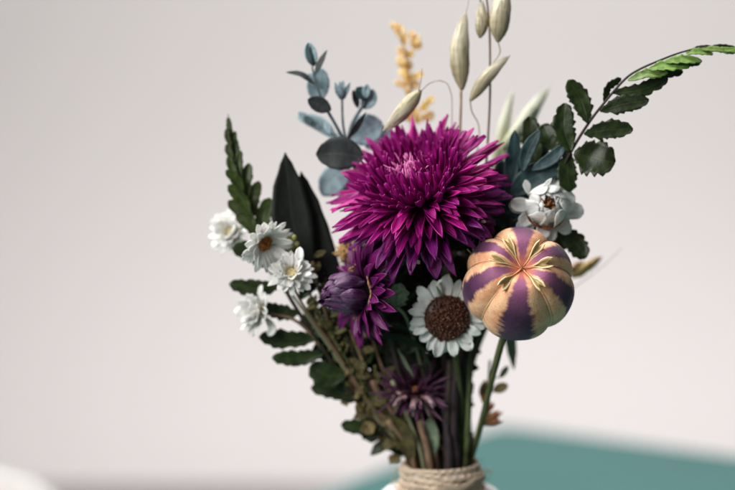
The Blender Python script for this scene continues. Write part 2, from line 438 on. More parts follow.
# vase: lathe in upright world space
vb = P((441, 469, 122)); vt = vb.z
PXM = (FPX+122)/FPX*U
va = thing('vase', 'white glazed bottle vase with twine wound round its neck', 'vase', V((vb.x, vb.y, TABLE_Z)))
def lathe(m, c, prof, n=64):
    vs = []; uv = []; F = []
    for i, (r, z) in enumerate(prof):
        for j in range(n): a = 2*math.pi*j/n; vs.append(V((c.x+r*math.cos(a), c.y+r*math.sin(a), z))); uv.append((j/n, i/len(prof)))
    for i in range(len(prof)-1):
        for j in range(n): F.append((i*n+j, i*n+(j+1) % n, (i+1)*n+(j+1) % n, (i+1)*n+j))
    m.add(vs, F, uv); return m
r0 = 36*PXM
prof = [(0, TABLE_Z+.001), (.028, TABLE_Z+.001), (.031, TABLE_Z+.004), (.033, TABLE_Z+.03), (.033, TABLE_Z+.075), (.031, vt-.024), (.0262, vt-.0135), (.0205, vt-.0082), (r0*1.02, vt-.0055), (r0, vt-.003), (r0, vt+.0005),
        (r0*.99, vt+.0008), (r0*.95, vt+.0009), (r0*.9, vt+.0004), (r0*.88, vt-.004), (r0*.9, vt-.012), (.026, vt-.025), (.029, TABLE_Z+.03), (.026, TABLE_Z+.006), (0, TABLE_Z+.005)]
lathe(Mesh(), V((vb.x, vb.y, 0)), prof).build('body', 'vase', va, world=True)
tw = thing('twine', 'natural jute twine wound round the neck of the white vase', 'twine', V((vb.x, vb.y, vt-.004)))
m = Mesh(); pts = []
for i in range(8*40+1):
    a = 2*math.pi*i/40; lap = i/40
    zz = vt+.0022-lap*.00125+.0009*math.sin(a*1.0+lap*2.9)+.0008*noise.noise(V((i*.13, 0, 0)))
    rr = r0+.0004+.0011*abs(math.sin(lap*2.1+a*.23))+.0006*noise.noise(V((i*.2, 5, 0)))+max(0, (vt-.004-zz))*.35-max(0, zz-vt)*.5
    pts.append(V((vb.x+rr*math.cos(a), vb.y+rr*math.sin(a), zz)))
tube(m, pts, .00105, n=len(pts)*2, k=10).build('strand', 'twine', tw, world=True)
m = Mesh(); pts = []
for i in range(60):
    a = -2.4+i*.035; pts.append(V((vb.x+(r0+.0026)*math.cos(a), vb.y+(r0+.0026)*math.sin(a), vt-.0060+.0050*i/59+.0005*math.sin(i*.3))))
tube(m, pts, .0011, n=120, k=10).build('strand', 'twine', tw, world=True)
m = Mesh()
for i in range(130):
    a = R.uniform(0, 6.283); z = vt-R.uniform(-.001, .007); rr = r0+.0028
    p = V((vb.x+rr*math.cos(a), vb.y+rr*math.sin(a), z)); q = p+V((math.cos(a+J(.8))*.0022, math.sin(a+J(.8))*.0022, J(.002))); e = q+V((J(.0015), J(.0015), J(.0016)))
    tube(m, [p, q, e], .00006, n=5, k=4)
o = m.build('loose_fibres', 'twine', tw, world=True); o['kind'] = 'stuff'

# ------------------------------------------------------------------ big magenta strawflower
hd = Head((421, 198, 26), (-.30, -.76, -.58))
t = thing('strawflower', 'large magenta strawflower with pointed layered petals, biggest bloom of the bouquet', 'flower', (430, 300, 70))
layers = [ # n, r0, h0, a0, a1, L, w, part, material
 (20, 12, -18, 100, 122, 72, 18, 0, 'magenta_low'), (24, 12, -14, 93, 112, 79, 17, 0, 'magenta_low'), (28, 12, -9, 86, 104, 82, 14.5, 0, 'magenta_low'),
 (34, 12, -5, 79, 95, 84, 12.5, 0, 'magenta'), (33, 13, -1, 73, 87, 85, 11.5, 1, 'magenta'), (34, 14, 2, 69, 80, 80, 11.5, 1, 'magenta'), (33, 14, 5, 66, 72, 75, 11, 1, 'magenta'),
 (30, 15, 5, 66, 44, 67, 11, 0, 'magenta'), (34, 16, 5, 66, 30, 64, 9.5, 0, 'magenta'), (34, 16, 6, 66, 16, 61, 9, 0, 'magenta'), (32, 16, 7, 66, 4, 58, 8.5, 0, 'magenta'), (24, 14, 9, 62, -8, 53, 9.5, 0, 'magenta'), (22, 12, 10, 56, -20, 49, 9, 0, 'magenta'), (18, 9, 11, 46, -28, 45, 8, 0, 'magenta'), (14, 5, 11, 36, -36, 41, 7, 0, 'magenta')]
rest = Mesh(); lowrest = Mesh()
for li, (n, a_, b_, c_, d_, L, w, ind, mt) in enumerate(layers):
    for i in range(n):
        ph = 2*math.pi*(i+.5*(li % 2))/n+J(.16); k = dict(cup=R.uniform(.3, .9), shape='lance' if R.random() < .6 else [(0,.45),(.3,.8),(.6,1),(.85,.8),(.95,.42),(1,.12)], nu=6, nv=14, wave=.32, roll=J(.6))
        args = (ph, a_, b_+J(2), c_+J(7), d_+J(12), L*R.uniform(.76, 1.04), w*R.uniform(.65, 1.15))
        if ind: hd.petal(Mesh(), *args, **k).build('petal', mt, t, thick=.7)
        else: hd.petal(lowrest if mt == 'magenta_low' else rest, *args, **k)
rest.build('inner_petals', 'magenta', t, thick=.6)['kind'] = 'stuff'
lowrest.build('outer_petals', 'magenta_low', t, thick=.7)['kind'] = 'stuff'
fl = Mesh()
for i in range(110):
    ph = R.uniform(0, 6.28); rr = math.sqrt(R.random())*19
    hd.petal(fl, ph, rr, 26, -10+J(20), R.uniform(-130, 60), R.uniform(18, 27), R.uniform(1.6, 4.2), shape='lance', cup=.6, nu=2, nv=8, roll=J(1.))
fl.build('florets', 'floret', t, thick=.4)['kind'] = 'stuff'
ball(Mesh(), hd.pt(0, 0, 0), 19, (1, 1, 1.1), 16, 10, hd.Z).build('receptacle', 'magenta_low', t)
stem(t, [hd.pt(0, 0, -16), (436, 290, 72), (446, 380, 105)]+neck(4, -6), 3.6, 'st_dark')

# ------------------------------------------------------------------ striped seed pod
pc = V((519, 283.5, -4)); pa = V((.07, -.36, -.93)); ph_ = Head(pc, pa)
t = thing('seed_pod', 'round ribbed seed pod striped orange and purple with a star shaped crown', 'seed pod', (505, 350, 20))
gro = sorted([(-a) % 360 for a in (53, 135, 194, 238, 305, 354)])
def lobe(phi):
    d = math.degrees(phi) % 360
    for i in range(6):
        a = gro[i]; b = gro[(i+1) % 6]+(360 if i == 5 else 0); x = d if d >= a else d+360
        if a <= x <= b: return (x-a)/(b-a)*2-1, i, (b-a)
    return 0, 0, 60
def pod_pt(th, phi, lift=0):
    s, i, wd = lobe(phi)
    g = abs(s); lob = 1-g**3.2                       # 1 on the ridge, 0 in the groove
    sn = math.sin(th)
    r = 57*(1-.105*(1-lob)*sn**.7*(1-.35*max(0, (th-1.6)/1.5))+.012*(wd-60)/30)
    rr = sn*r; hh = math.cos(th)*r*(.95 if th < 1.57 else 1.0)
    hh -= 13*math.exp(-(th/.33)**2); 
    hh += 3.0*lob*math.exp(-((th-.55)/.3)**2)
    rr += 1.0*noise.noise(V((phi*2 if phi < 6.2 else 0, th*2, 1)))*sn*math.sin(phi/2)
    return ph_.pt(phi, rr*(1+lift/60), hh+lift)
m = Mesh(); NT, NP = 120, 288
for i in range(NT+1):
    th = math.pi*(i/NT)
    for j in range(NP+1):
        p = 2*math.pi*j/NP; s, q, wd = lobe(min(p, 6.28318)); m.v.append(pod_pt(th, p % (2*math.pi))); m.uv.append((q*3.7, i/NT)); m.att.append(s)
m.f = [(i*(NP+1)+j, (i+1)*(NP+1)+j, (i+1)*(NP+1)+j+1, i*(NP+1)+j+1) for i in range(NT) for j in range(NP)]
pod = m.build('capsule', 'pod', t, attr='lobe')
cr = Mesh()
for a in (53, 135, 194, 238, 305, 354):
    p = rad(-a+J(3)); L = R.uniform(.50, .60); pts = [pod_pt(.02+L*(k/6)*1.02, p, 1.0+(k/6)**3*5.5) for k in range(7)]
    side = -ph_.X*math.sin(p)+ph_.Y*math.cos(p)
    mm = Mesh(); blade(mm, pts, 10*R.uniform(.85, 1.1), side=side, cup=.8, shape='stig', nu=8, nv=20, wave=.16, notch=.8, roll=J(.4))
    mm.build('crown_ray', 'stigma', pod, thick=1.1)
    # raised seam running on down the groove
    mm = Mesh(); tube(mm, [pod_pt(.5+k*.2, p, .15) for k in range(9)], [(0, .6), (.4, .35), (1, .05)], n=40, k=6).build('seam', 'stigma', pod)
ball(Mesh(), pod_pt(0, 0, 1.0), 3.2, (1, 1, .6), 12, 8, pa).build('crown_hub', 'orange', t)
stem(t, [ph_.pt(0, 0, -50), (503, 338, 38), (493, 375, 62), (482, 420, 90), (470, 462, 116), (458, 500, 124), (448, 540, 130)], [(0, 5.5), (.12, 3.6), (.5, 3.1), (1, 3.0)], 'st_green', k=12)
stem(t, [ph_.pt(0, 0, -58), ph_.pt(0, 0, -50)], 9, 'st_green', k=14, name='collar')

# ------------------------------------------------------------------ daisies
def daisy(t, c, axis, n, L, w, disc, rings=((0, 70, 84), (3, 52, 62)), mat='white', dmat='discbrown', dn=90, shape='daisy', cup=.25, r0=None, dr_=2.0, dh=.45, droop=0):
    h = Head(c, axis); r0 = disc*.8 if r0 is None else r0
    for li, (hh, a0, a1) in enumerate(rings):
        nn = n-li*2
        for i in range(nn):
            p = 2*math.pi*(i+.5*li)/nn+J(.12)
            h.petal(Mesh(), p, r0, hh-1, a0+J(9), a1+J(14), L*R.uniform(.76, 1.12)*(1-.1*li), w*R.uniform(.7, 1.2), cup=cup+J(.15), shape=shape, nu=6, nv=10, wave=.14, roll=J(.5)).build('petal', mat, t, thick=.6)
    m = Mesh(); ball(m, h.pt(0, 0, 0), disc, (1, 1, dh), 18, 10, h.Z)
    for i in range(dn):
        rr = disc*math.sqrt((i+.5)/dn); p = i*2.39996; z = disc*dh*math.sqrt(max(0, 1-(rr/disc)**2))
        ball(m, h.pt(p+J(.06), rr+J(.7), z+J(1.2)), dr_*R.uniform(.6, 1.3), (1, 1, 1.2), 6, 4, h.Z)
    m.build('disc', dmat, t); return h
t = thing('white_daisy', 'white daisy with a broad dark brown centre, below the magenta strawflower', 'flower', (452, 380, 60))
h = daisy(t, (447, 318, 28), (.06, .06, -1), 19, 24, 11.5, 23, rings=((-2, 78, 92), (-4, 88, 104)), mat='coolwhite', dmat='discbrown', dn=230, r0=17, dr_=1.5, dh=.3)
m = Mesh()
for i in range(26):
    p = R.uniform(0, 6.28); rr = R.uniform(0, 20); q = h.pt(p, rr, 24*.3*math.sqrt(1-(rr/24)**2)); tube(m, [q, q+h.Z*2.6+V((J(.6), J(.6), 0))], .45, n=4, k=4)
m.build('anther_tips', 'tanbract', t)['kind'] = 'stuff'
stem(t, [h.pt(0, 0, -4), (456, 360, 72), (462, 420, 104), (456, 466, 118), (448, 540, 130)], 3.4, 'st_green')

G = 'small white papery daisies on the left'
t = thing('papery_daisy', 'blurred white daisy furthest left, facing left, beside the upright olive frond', 'flower', (300, 330, 80), G)
h = daisy(t, (233, 233, 92), (-.55, -.25, -.7), 16, 21, 8.5, 7, rings=((0, 60, 80), (3, 35, 55), (5, 18, 30)), dmat='disccream', dn=30, dr_=1.3)
stem(t, [h.pt(0, 0, -2), (252, 252, 90), (286, 292, 88), (325, 350, 96), (378, 420, 108)]+neck(-22, -6), 1.3, 'st_pale', k=6)
t = thing('papery_daisy', 'white daisy showing an orange brown centre, right of the leftmost daisy', 'flower', (310, 330, 50), G)
h = daisy(t, (264, 242, 30), (.48, .40, -.7), 18, 24, 8, 8.5, rings=((0, 66, 82), (2, 48, 60)), dmat='discorange', dn=60, dr_=1.4)
stem(t, [h.pt(0, 0, -2), (270, 262, 56), (296, 300, 62), (335, 355, 84), (382, 425, 106)]+neck(-20, -10), 1.3, 'st_pale', k=6)
t = thing('papery_daisy', 'white daisy with a cream centre and one tall upright petal, touching the violet bud', 'flower', (320, 340, 50), G)
h = daisy(t, (291, 274, 26), (-.05, -.35, -.75), 17, 20, 8, 7, rings=((-2, 74, 96), (2, 50, 66), (5, 24, 30)), dmat='disccream', dn=40, dr_=1.2)
blade(Mesh(), [(297, 272, 22), (299, 258, 18), (300, 247, 22)], 9, nrm=(0, 0, -1), shape='daisy', cup=.3, nu=6, nv=10).build('petal', 'white', t, thick=.6)
stem(t, [h.pt(0, 0, -2), (300, 300, 58), (336, 352, 80), (386, 425, 104)]+neck(-18, -10), 1.3, 'st_brown', k=6)
t = thing('papery_daisy', 'lowest white daisy of the left group, facing left on a brown stalk', 'flower', (320, 360, 70), G)
h = daisy(t, (260, 312, 70), (-.75, -.08, -.5), 16, 22, 8.5, 7, rings=((0, 62, 76), (3, 34, 50), (5, 14, 24)), dmat='disccream', dn=30, dr_=1.2)
blade(Mesh(), [(266, 318, 66), (272, 328, 64), (268, 336, 64)], 9, nrm=(0, 0, -1), shape='daisy', cup=.3, nu=6, nv=10).build('petal', 'white', t, thick=.6)
stem(t, [h.pt(0, 0, -2), (268, 314, 70), (296, 321, 72), (325, 352, 84), (380, 428, 108)]+neck(-24, -4), [(0, 3.4), (.08, 1.7), (1, 1.5)], 'st_brown', k=6)

# white globe strawflower behind the pod
t = thing('white_strawflower', 'half closed white globe flower with a brown heart, above the striped seed pod', 'flower', (500, 330, 80))
h = Head((546, 206, 26), (.16, -.12, -.95))
for (n, r0_, h0, a0, a1, L, w, sh) in ((8, 8, -12, 84, 92, 30, 17, 'round'), (7, 8, -8, 72, 84, 27, 16, 'round')):
    for i in range(n):
        h.petal(Mesh(), 2*math.pi*(i+.3*(n % 2))/n+J(.15), r0_, h0, a0+J(8), a1+J(10), L*R.uniform(.85, 1.08), w*R.uniform(.85, 1.1), shape=sh, cup=.3, nu=8, nv=12, wave=.07).build('petal', 'coolwhite', t, thick=.7)
for i in range(9):   # broad incurved petals closing into a globe
    h.petal(Mesh(), 2*math.pi*i/9+J(.1), 7, -8, 80, -66-J(6), 41*R.uniform(.92, 1.0), 22, shape=[(0,.5),(.3,.9),(.6,1),(.85,.72),(.97,.4),(1,.1)], cup=.16, nu=8, nv=16, wave=.08, roll=.16).build('petal', 'coolwhite', t, thick=.8)
for i in range(8):
    h.petal(Mesh(), 2*math.pi*i/8+J(.3), 4, -6, 66, -56, 34, 16, shape='round', cup=.16, nu=6, nv=12, wave=.1).build('petal', 'coolwhite', t, thick=.7)
m = Mesh()
for i in range(40):
    h.petal(m, R.uniform(0, 6.28), R.uniform(0, 4.5), 12, J(10), J(70), R.uniform(9, 15), R.uniform(1.4, 2.6), shape='needle', cup=.4, nu=2, nv=6)
m.build('florets', 'brownrim', t, thick=.4)['kind'] = 'stuff'
m = Mesh(); tube(m, [h.pt(rad(a), 22.4, 3.5+1.2*math.sin(a*.2)) for a in range(-165, -30, 8)], [(0, .3), (.3, 1.5), (.7, 1.8), (1, .3)], n=50, k=6, knots=.8).build('brown_rim', 'brownrim', t)
blade(Mesh(), [(541, 192, 14), (547, 184, 10), (552, 178, 10)], 5, nrm=(0, 0, -1), shape='lance', nv=8).build('petal', 'white', t, thick=.6)
stem(t, [h.pt(0, 0, -8), (534, 250, 70), (490, 316, 94), (464, 380, 110)]+neck(18, 8), 2.4, 'st_green')

# violet closed strawflower facing left
t = thing('strawflower_bud', 'dark violet half closed strawflower bud facing left with a tan collar', 'flower', (380, 360, 70))
h = Head((360, 292, 24), (-.86, .06, -.42))
for li, (n, r0_, a0, a1, L, w) in enumerate(((8, 15, 24, -40, 40, 17), (8, 13, 16, -44, 46, 15), (7, 10, 10, -50, 48, 13), (6, 7, 6, -54, 46, 11))):
    for i in range(n):
        h.petal(Mesh(), 2*math.pi*(i+.4*li)/n+J(.2), r0_+3, 0, a0+J(5), a1+J(12), L*R.uniform(.85, 1.06), w, shape='lance', cup=.42, nu=8, nv=14, wave=.16, roll=J(.4)).build('petal', 'violet', t, thick=.6)
for li, (n, a0, a1, L, w, mt) in enumerate(((18, 60, 84, 40, 11, 'plum'), (20, 80, 104, 46, 11, 'plum'), (16, 96, 128, 44, 12, 'plum'), (10, 74, 96, 40, 10, 'plum'))):
    for i in range(n):
        h.petal(Mesh(), 2*math.pi*(i+.5*li)/n+J(.15), 12, -6, a0+J(8), a1+J(14), L*R.uniform(.75, 1.1), w, shape='lance', cup=.5, nu=6, nv=12, wave=.14, roll=J(.4)).build('outer_petal', mt, t, thick=.6)
m = Mesh()
for i in range(34):
    h.petal(m, 2*math.pi*i/34+J(.1), 22, -4, 52+J(6), 16+J(10), 9*R.uniform(.7, 1.2), 10, shape='round', cup=.2, nu=4, nv=6)
m.build('tan_collar', 'tanbract', t, thick=.6)['kind'] = 'stuff'
stem(t, [h.pt(0, 0, -4), (384, 320, 60), (405, 390, 94), (428, 450, 112)]+neck(-10, -4), 2.8, 'st_dark')

# dusky faded strawflower low in the middle
t = thing('faded_strawflower', 'faded dusky purple strawflower with a rust centre and curled pinkish petals, lowest bloom', 'flower', (424, 430, 105))
h = Head((415, 394, 94), (.04, -.55, -.7))
for li, (n, a0, a1, L, w) in enumerate(((26, 70, 96, 38, 6), (28, 50, 70, 36, 5), (26, 32, 44, 32, 4.4), (20, 14, 24, 26, 4))):
    for i in range(n):
        h.petal(Mesh(), 2*math.pi*(i+.5*li)/n+J(.2), 6, 0, a0+J(12), a1+J(20), L*R.uniform(.5, 1.1), w*R.uniform(.5, 1.1), shape='lance', cup=.6, nu=4, nv=12, wave=.35, roll=J(1.1)).build('petal', 'duskyp', t, thick=.6)
for i in range(16):
    h.petal(Mesh(), rad(-90+J(70)), 7, 4, 50+J(14), 120+J(50), R.uniform(16, 28), 4, shape='lance', cup=.6, nu=4, nv=10, wave=.3, roll=J(1.2)).build('curled_petal', 'dustypink', t, thick=.6)
m = Mesh(); ball(m, h.pt(0, 0, 3), 3.6, (1, 1, .6), 12, 8, h.Z)
for i in range(60):
    p = i*2.4; rr = 4*math.sqrt(i/60); ball(m, h.pt(p, rr, 8-rr*.4), 1.2, (1, 1, 1.6), 5, 4, h.Z)
m.build('disc', 'brownrim', t)
stem(t, [h.pt(0, 0, -3), (424, 430, 108)]+neck(-8, -8), 2.4, 'st_dark')

# ------------------------------------------------------------------ right arching fern
t = thing('fern_frond', 'arching frond with toothed dark green leaflets and a tip painted bright as lit, right side', 'fern', (470, 440, 110), 'fern fronds')
rach = [(735+22, 56, 10), (735, 50, 6), (707, 47, 2), (682, 52, 0), (658, 61, -2), (638, 70, 0), (624, 80, 2), (604, 103, 6), (588, 124, 12), (572, 150, 20), (552, 190, 40), (520, 270, 74), (484, 330, 98), (462, 400, 112)]+neck(16, 8)
stem(t, rach[::-1], [(0, 2.4), (.35, 1.7), (.6, 1.3), (.85, .9), (1, .4)], 'st_dark', n=90, name='rachis', knots=0)
def lf(b, e, w, z0=5, z1=5, bend=0, zb=0, mat='fern', nrm=(0, 0, -1), serr=(6, .34), lab=None, cup=.12, shape='frond'):
    return leaf(t, b, e, w, z0, z1, bend, zb, shape, mat, nrm, cup, serr, .07, .9, 'leaflet', 22, lab)
lf((588, 123), (568, 80), 20, 10, 14, 3, 0)
lf((571, 152), (565, 103), 22, 16, 16, -4)
lf((604, 102), (621, 78), 9, 6, 12, -5, nrm=(.5, .2, -.7))
lf((613, 93), (668, 78), 15, 4, -4, 4, nrm=(0, .25, -.9))
lf((600, 111), (649, 100), 17, 6, 0, -2)
lf((584, 134), (633, 129), 19, 10, 4, -2)
lf((574, 153), (615, 163), 36, 16, 8, 0, 0, cup=.25)
lf((568, 150), (570, 192), 20, 24, 30, 2)
lf((560, 150), (543, 124), 22, 30, 36, -2)
lf((566, 156), (562, 124), 18, 26, 30, 2)
lf((536, 168), (529, 116), 22, 42, 46, 0)
lf((555, 186), (536, 196), 20, 40, 46, 0)
lf((556, 232), (586, 258), 22, 50, 44, -4)
lf((536, 236), (570, 238), 22, 58, 56, 3)
# upper, foreshortened leaflets: top light painted in as bright green, undersides left dark
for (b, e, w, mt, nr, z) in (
 ((628, 80), (668, 72), 13, 'fern_lit', (0, -.75, -.62), -8), ((640, 73), (683, 72), 12, 'fern', (0, .35, -.8), 2),
 ((648, 69), (690, 66), 13, 'fern_lit', (0, -.7, -.62), -8), ((664, 62), (702, 61), 11, 'fern_lit', (0, -.7, -.62), -6), ((672, 60), (700, 64), 8, 'fern', (0, .3, -.8), 2),
 ((686, 53), (713, 54), 8, 'fern_lit', (0, -.7, -.62), -4), ((700, 49), (735, 53), 7, 'fern_lit', (0, -.7, -.62), -2), ((716, 49), (752, 55), 6, 'fern_lit', (0, -.7, -.6), 0),
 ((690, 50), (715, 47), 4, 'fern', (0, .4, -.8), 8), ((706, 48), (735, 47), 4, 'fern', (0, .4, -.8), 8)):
    lf(b, e, w*1.15, z, z+4, -1.5, -3, mt, nr, (5, .35), 'light-painted green leaflet near the tip, top light in its colour' if mt == 'fern_lit' else None, .2)

# left upright frond
t = thing('fern_frond', 'upright olive green frond on the left, its pointed tip above the white daisies', 'fern', (440, 460, 118), 'fern fronds')
rach = [(228, 114, 62), (231, 138, 62), (236, 162, 62), (243, 188, 62), (256, 226, 64), (275, 270, 68), (296, 308, 74), (326, 354, 84), (362, 408, 100), (400, 448, 112)]+neck(-26, 2)
stem(t, rach[::-1], [(0, 2.6), (.5, 2.0), (.8, 1.3), (1, .4)], 'st_dark', n=80, name='rachis', knots=0)
def l2(b, e, w, z=62, z1=None, bend=0, serr=(4, .22), nrm=(0, 0, -1), mat='fernleft'):
    return leaf(t, b, e, w, z, z1, bend, 0, 'frond', mat, nrm, .18, serr, .07, .9, 'leaflet', 20)
l2((231, 140), (228, 117), 6); l2((232, 146), (227, 128), 6, 60, None, -2); l2((232, 150), (235, 131), 6, 64); l2((234, 158), (228, 143), 8, 60, None, -2)
l2((236, 168), (235, 138), 9, 64); l2((238, 176), (229, 155), 9, 60, None, -2)
l2((241, 186), (240, 150), 9, 62, None, -2); l2((243, 196), (226, 170), 11, 58, 54, 3); l2((247, 204), (249, 163), 12, 64, 66, -2)
l2((250, 216), (228, 185), 13, 58, 54, 3); l2((253, 218), (259, 181), 13, 66, 68, -3); l2((256, 230), (228, 201), 14, 58, 60, 3); l2((262, 238), (270, 198), 16, 66, 70, -3)
l2((262, 240), (236, 214), 14, 60, 58, 3)
l2((274, 270), (232, 248), 20, 66, 62, 6, (6, .25), mat='fern'); l2((282, 285), (229, 284), 17, 70, 66, -4, (6, .28), mat='fern'); l2((298, 314), (264, 306), 16, 72, 70, -2, (5, .25), mat='fern')
l2((318, 338), (259, 337), 18, 78, 74, -2, (6, .28), mat='fern'); l2((324, 354), (272, 358), 16, 80, 76, -2, (6, .28), mat='fern'); l2((346, 376), (310, 366), 26, 86, 84, -4, (5, .2), mat='fern')
l2((360, 400), (311, 388), 17, 96, 94, 3, (5, .25), mat='fern'); l2((384, 428), (341, 425), 16, 104, 102, -1, (5, .25), mat='fern')
l2((280, 262), (290, 236), 16, 70, 74, 0, mat='fern'); l2((300, 300), (322, 262), 18, 78, 84, 0, mat='fern'); l2((320, 335), (346, 306), 20, 84, 90, 0, mat='fern'); l2((345, 372), (372, 348), 22, 92, 98, 0, mat='fern')

# ------------------------------------------------------------------ black pointed leaves
t = thing('ruscus_branch', 'pair of broad blackish green pointed leaves behind the white daisies', 'foliage', (430, 450, 110))
SR = [(0,.30),(.2,.72),(.42,.97),(.55,1),(.75,.76),(.9,.36),(1,.0)]
leaf(t, (310, 292), (285, 152), 41, 66, 60, -5, 0, SR, 'ruscus', cup=.12, wave=.02, nv=26, thick=1.2)
leaf(t, (342, 300), (301, 171), 37, 74, 72, -9, 0, SR, 'ruscus', cup=.12, wave=.02, nv=26, thick=1.2)
stem(t, [(318, 288, 66), (330, 300, 72), (362, 370, 94), (400, 440, 110)]+neck(-14, 6), 2.6, 'st_dark')

# ------------------------------------------------------------------ eucalyptus
t = thing('eucalyptus_branch', 'blue grey eucalyptus branch with round leaves, upper left of the strawflower', 'foliage', (430, 450, 130), 'eucalyptus branches')
fork = (347, 146, 62)
stem(t, [(430, 440, 128), (396, 300, 100), (362, 190, 70), fork], [(0, 3), (1, 2)], 'st_blue')
stem(t, [fork, (334, 122, 58), (324, 104, 56), (316, 84, 54), (312, 66, 54)], [(0, 1.9), (1, .9)], 'st_blue', name='twig')
stem(t, [fork, (343, 124, 60), (342, 98, 60)], [(0, 1.5), (1, 1.2)], 'st_blue', name='twig')
stem(t, [fork, (352, 124, 66), (362, 107, 70), (368, 96, 72)], [(0, 2.1), (1, 1.6)], 'st_blue', name='twig')
stem(t, [fork, (335, 134, 80), (318, 128, 90), (302, 120, 92)], [(0, 1.8), (1, 1)], 'st_blue', name='twig')
def ef(b, e, w, z=56, z1=None, bend=0, mat='euca', nrm=(0, 0, -1), cup=.15, shape='oval', roll=0):
    return leaf(t, b, e, w, z, z1, bend, 0, shape, mat, nrm, cup, None, .06, .9, 'leaf', 18, roll=roll)
ef((314, 66), (308, 42), 12, 54, 52, 0, cup=.7); ef((313, 66), (310, 46), 9, 50, 52, 0, 'eucablue', cup=-.5, nrm=(.3, 0, -1))
ef((314, 76), (327, 50), 7, 52, 50, 0, 'euca_shade', (-.6, 0, -.8), .4, 'leaf')
ef((315, 84), (286, 72), 8, 54, 48, 3, 'euca_shade', (0, -.7, -.7), .3, 'leaf')
ef((318, 103), (322, 68), 23, 70, 72, -2, 'euca'); ef((314, 86), (309, 73), 8, 60, 62, 0, 'euca')
ef((331, 110), (308, 99), 16, 50, 46, 0, 'euca_shade', cup=.25)
for (bx, ex, w) in ((-1.5, -7, 5), (1.5, 8, 5), (0, 1, 6), (-1, -2, 5)): ef((341+bx, 98), (342+ex, 80+abs(ex)*.3), w, 58, 56, 0, 'euca', cup=.6, shape='leaf')
ball(Mesh(), (342, 93, 59), 5.6, (.9, 1.25, .9), 12, 8).build('bud', 'st_blue', t)
ef((368, 98), (356, 88), 13, 68, 66, 0, 'eucablue', cup=.4); ef((362, 108), (373, 89), 15, 74, 70, 2, 'euca', cup=.4); ef((366, 98), (367, 84), 8, 66, 64, 0, 'euca', cup=.5); ef((358, 108), (353, 90), 8, 70, 68, 0, 'euca_shade', (.6, 0, -.8))
ef((336, 138), (297, 116), 15, 84, 92, 4, 'euca', (0, -.3, -.9)); ef((320, 128), (298, 112), 9, 80, 82, 0, 'euca'); ef((312, 124), (304, 116), 7, 74, 76, 0, 'eucablue'); ef((330, 134), (326, 121), 7, 70, 74, 0, 'euca')
ef((347, 140), (366, 112), 8, 56, 52, 0, 'euca_shade', (.5, .2, -.8), .3, 'leaf')
ef((352, 142), (382, 122), 33, 84, 88, -2, 'euca'); ef((366, 148), (390, 128), 24, 96, 98, 0, 'euca')
ef((364, 157), (316, 154), 34, 46, 44, 2, 'euca_shade', cup=.12)
ef((350, 166), (323, 196), 28, 88, 90, 3, 'euca'); ef((356, 172), (346, 208), 26, 96, 98, 0, 'euca')

t = thing('eucalyptus_branch', 'deep blue green narrow leaves between the magenta strawflower and right frond', 'foliage', (470, 440, 130), 'eucalyptus branches')
stem(t, [(458, 440, 126), (462, 380, 116), (484, 310, 96), (506, 240, 66), (512, 190, 46)], [(0, 2.6), (1, 1.8)], 'st_dark')
for a in (((506, 198), (515, 130), 16, 36, 30, 2), ((522, 172), (540, 130), 14, 24, 20, -3), ((532, 170), (568, 142), 13, 26, 24, 3), ((510, 196), (563, 166), 26, 32, 30, -5),
          ((500, 212), (502, 160), 22, 56, 58, 0), ((506, 214), (530, 196), 24, 54, 50, 0), ((504, 226), (486, 196), 24, 70, 72, 0), ((515, 186), (548, 148), 22, 44, 46, 0), ((508, 232), (540, 226), 26, 66, 66, 0)):
    ef(a[0], a[1], a[2], a[3], a[4], a[5], 'eucablue', (0, -.15, -.9), .22)

# ------------------------------------------------------------------ oat grass
GO = 'oat grass stalks rising above the strawflower'
def glume(t, b, e, w, z, bend=0, mat='oat', nrm=(0, 0, -1), lab=None):
    b = V((b[0], b[1], z)); e = V((e[0], e[1], z)); d = e-b; pr = V((-d.y, d.x, 0)).normalized(); mid = (b+e)*.5+pr*bend
    m = Mesh(); n = V(nrm)
    tube(m, [b, mid, e], [(0, w*.08), (.06, w*.19), (.14, w*.32), (.24, w*.42), (.36, w*.47), (.5, w*.44), (.65, w*.33), (.8, w*.19), (.92, w*.08), (1, w*.02)], n=34, k=20, knots=.06)
    body = m.build('spikelet', mat, t)
    m = Mesh(); blade(m, [b+d*.02, mid+n*w*.36+pr*w*.08, e+pr*w*.14+d*.05], w*.8, nrm=n, cup=-.55, shape='husk', nu=10, nv=20, wave=.03)
    m.build('glume', mat, body, thick=.4)
    m = Mesh(); blade(m, [b+d*.02, mid+n*w*.2-pr*w*.3, e-pr*w*.10-d*.03], w*.6, nrm=n-pr*.7, cup=-.5, shape='husk', nu=10, nv=20, wave=.03)
    m.build('glume', mat, body, thick=.4)
    return body
def awn(t, pts, r=.5, mat='st_tan'): return stem(t, pts, [(0, r), (1, r*.6)], mat, k=5, name='thin_stalk', knots=0)
t = thing('oat_stalk', 'oat stalk carrying one upright plump green spikelet, directly above the strawflower centre', 'grass stalk', (440, 450, 120), GO)
glume(t, (462, 90), (463, 14), 21, 52, -3); stem(t, [(461, 88, 52), (460, 130, 60), (455, 240, 88), (448, 400, 116)]+neck(4, 12), 1.5, 'st_tan', k=6); awn(t, [(463, 20, 52), (468, 4, 52), (469, -20, 52)], .4)
t = thing('oat_stalk', 'tall oat stalk with a small bud and a dark striped spikelet at the top edge', 'grass stalk', (446, 450, 124), GO)
glume(t, (480, 38), (480, 2), 14, 46, 2); glume(t, (498, 42), (505, -16), 22, 40, -1); 
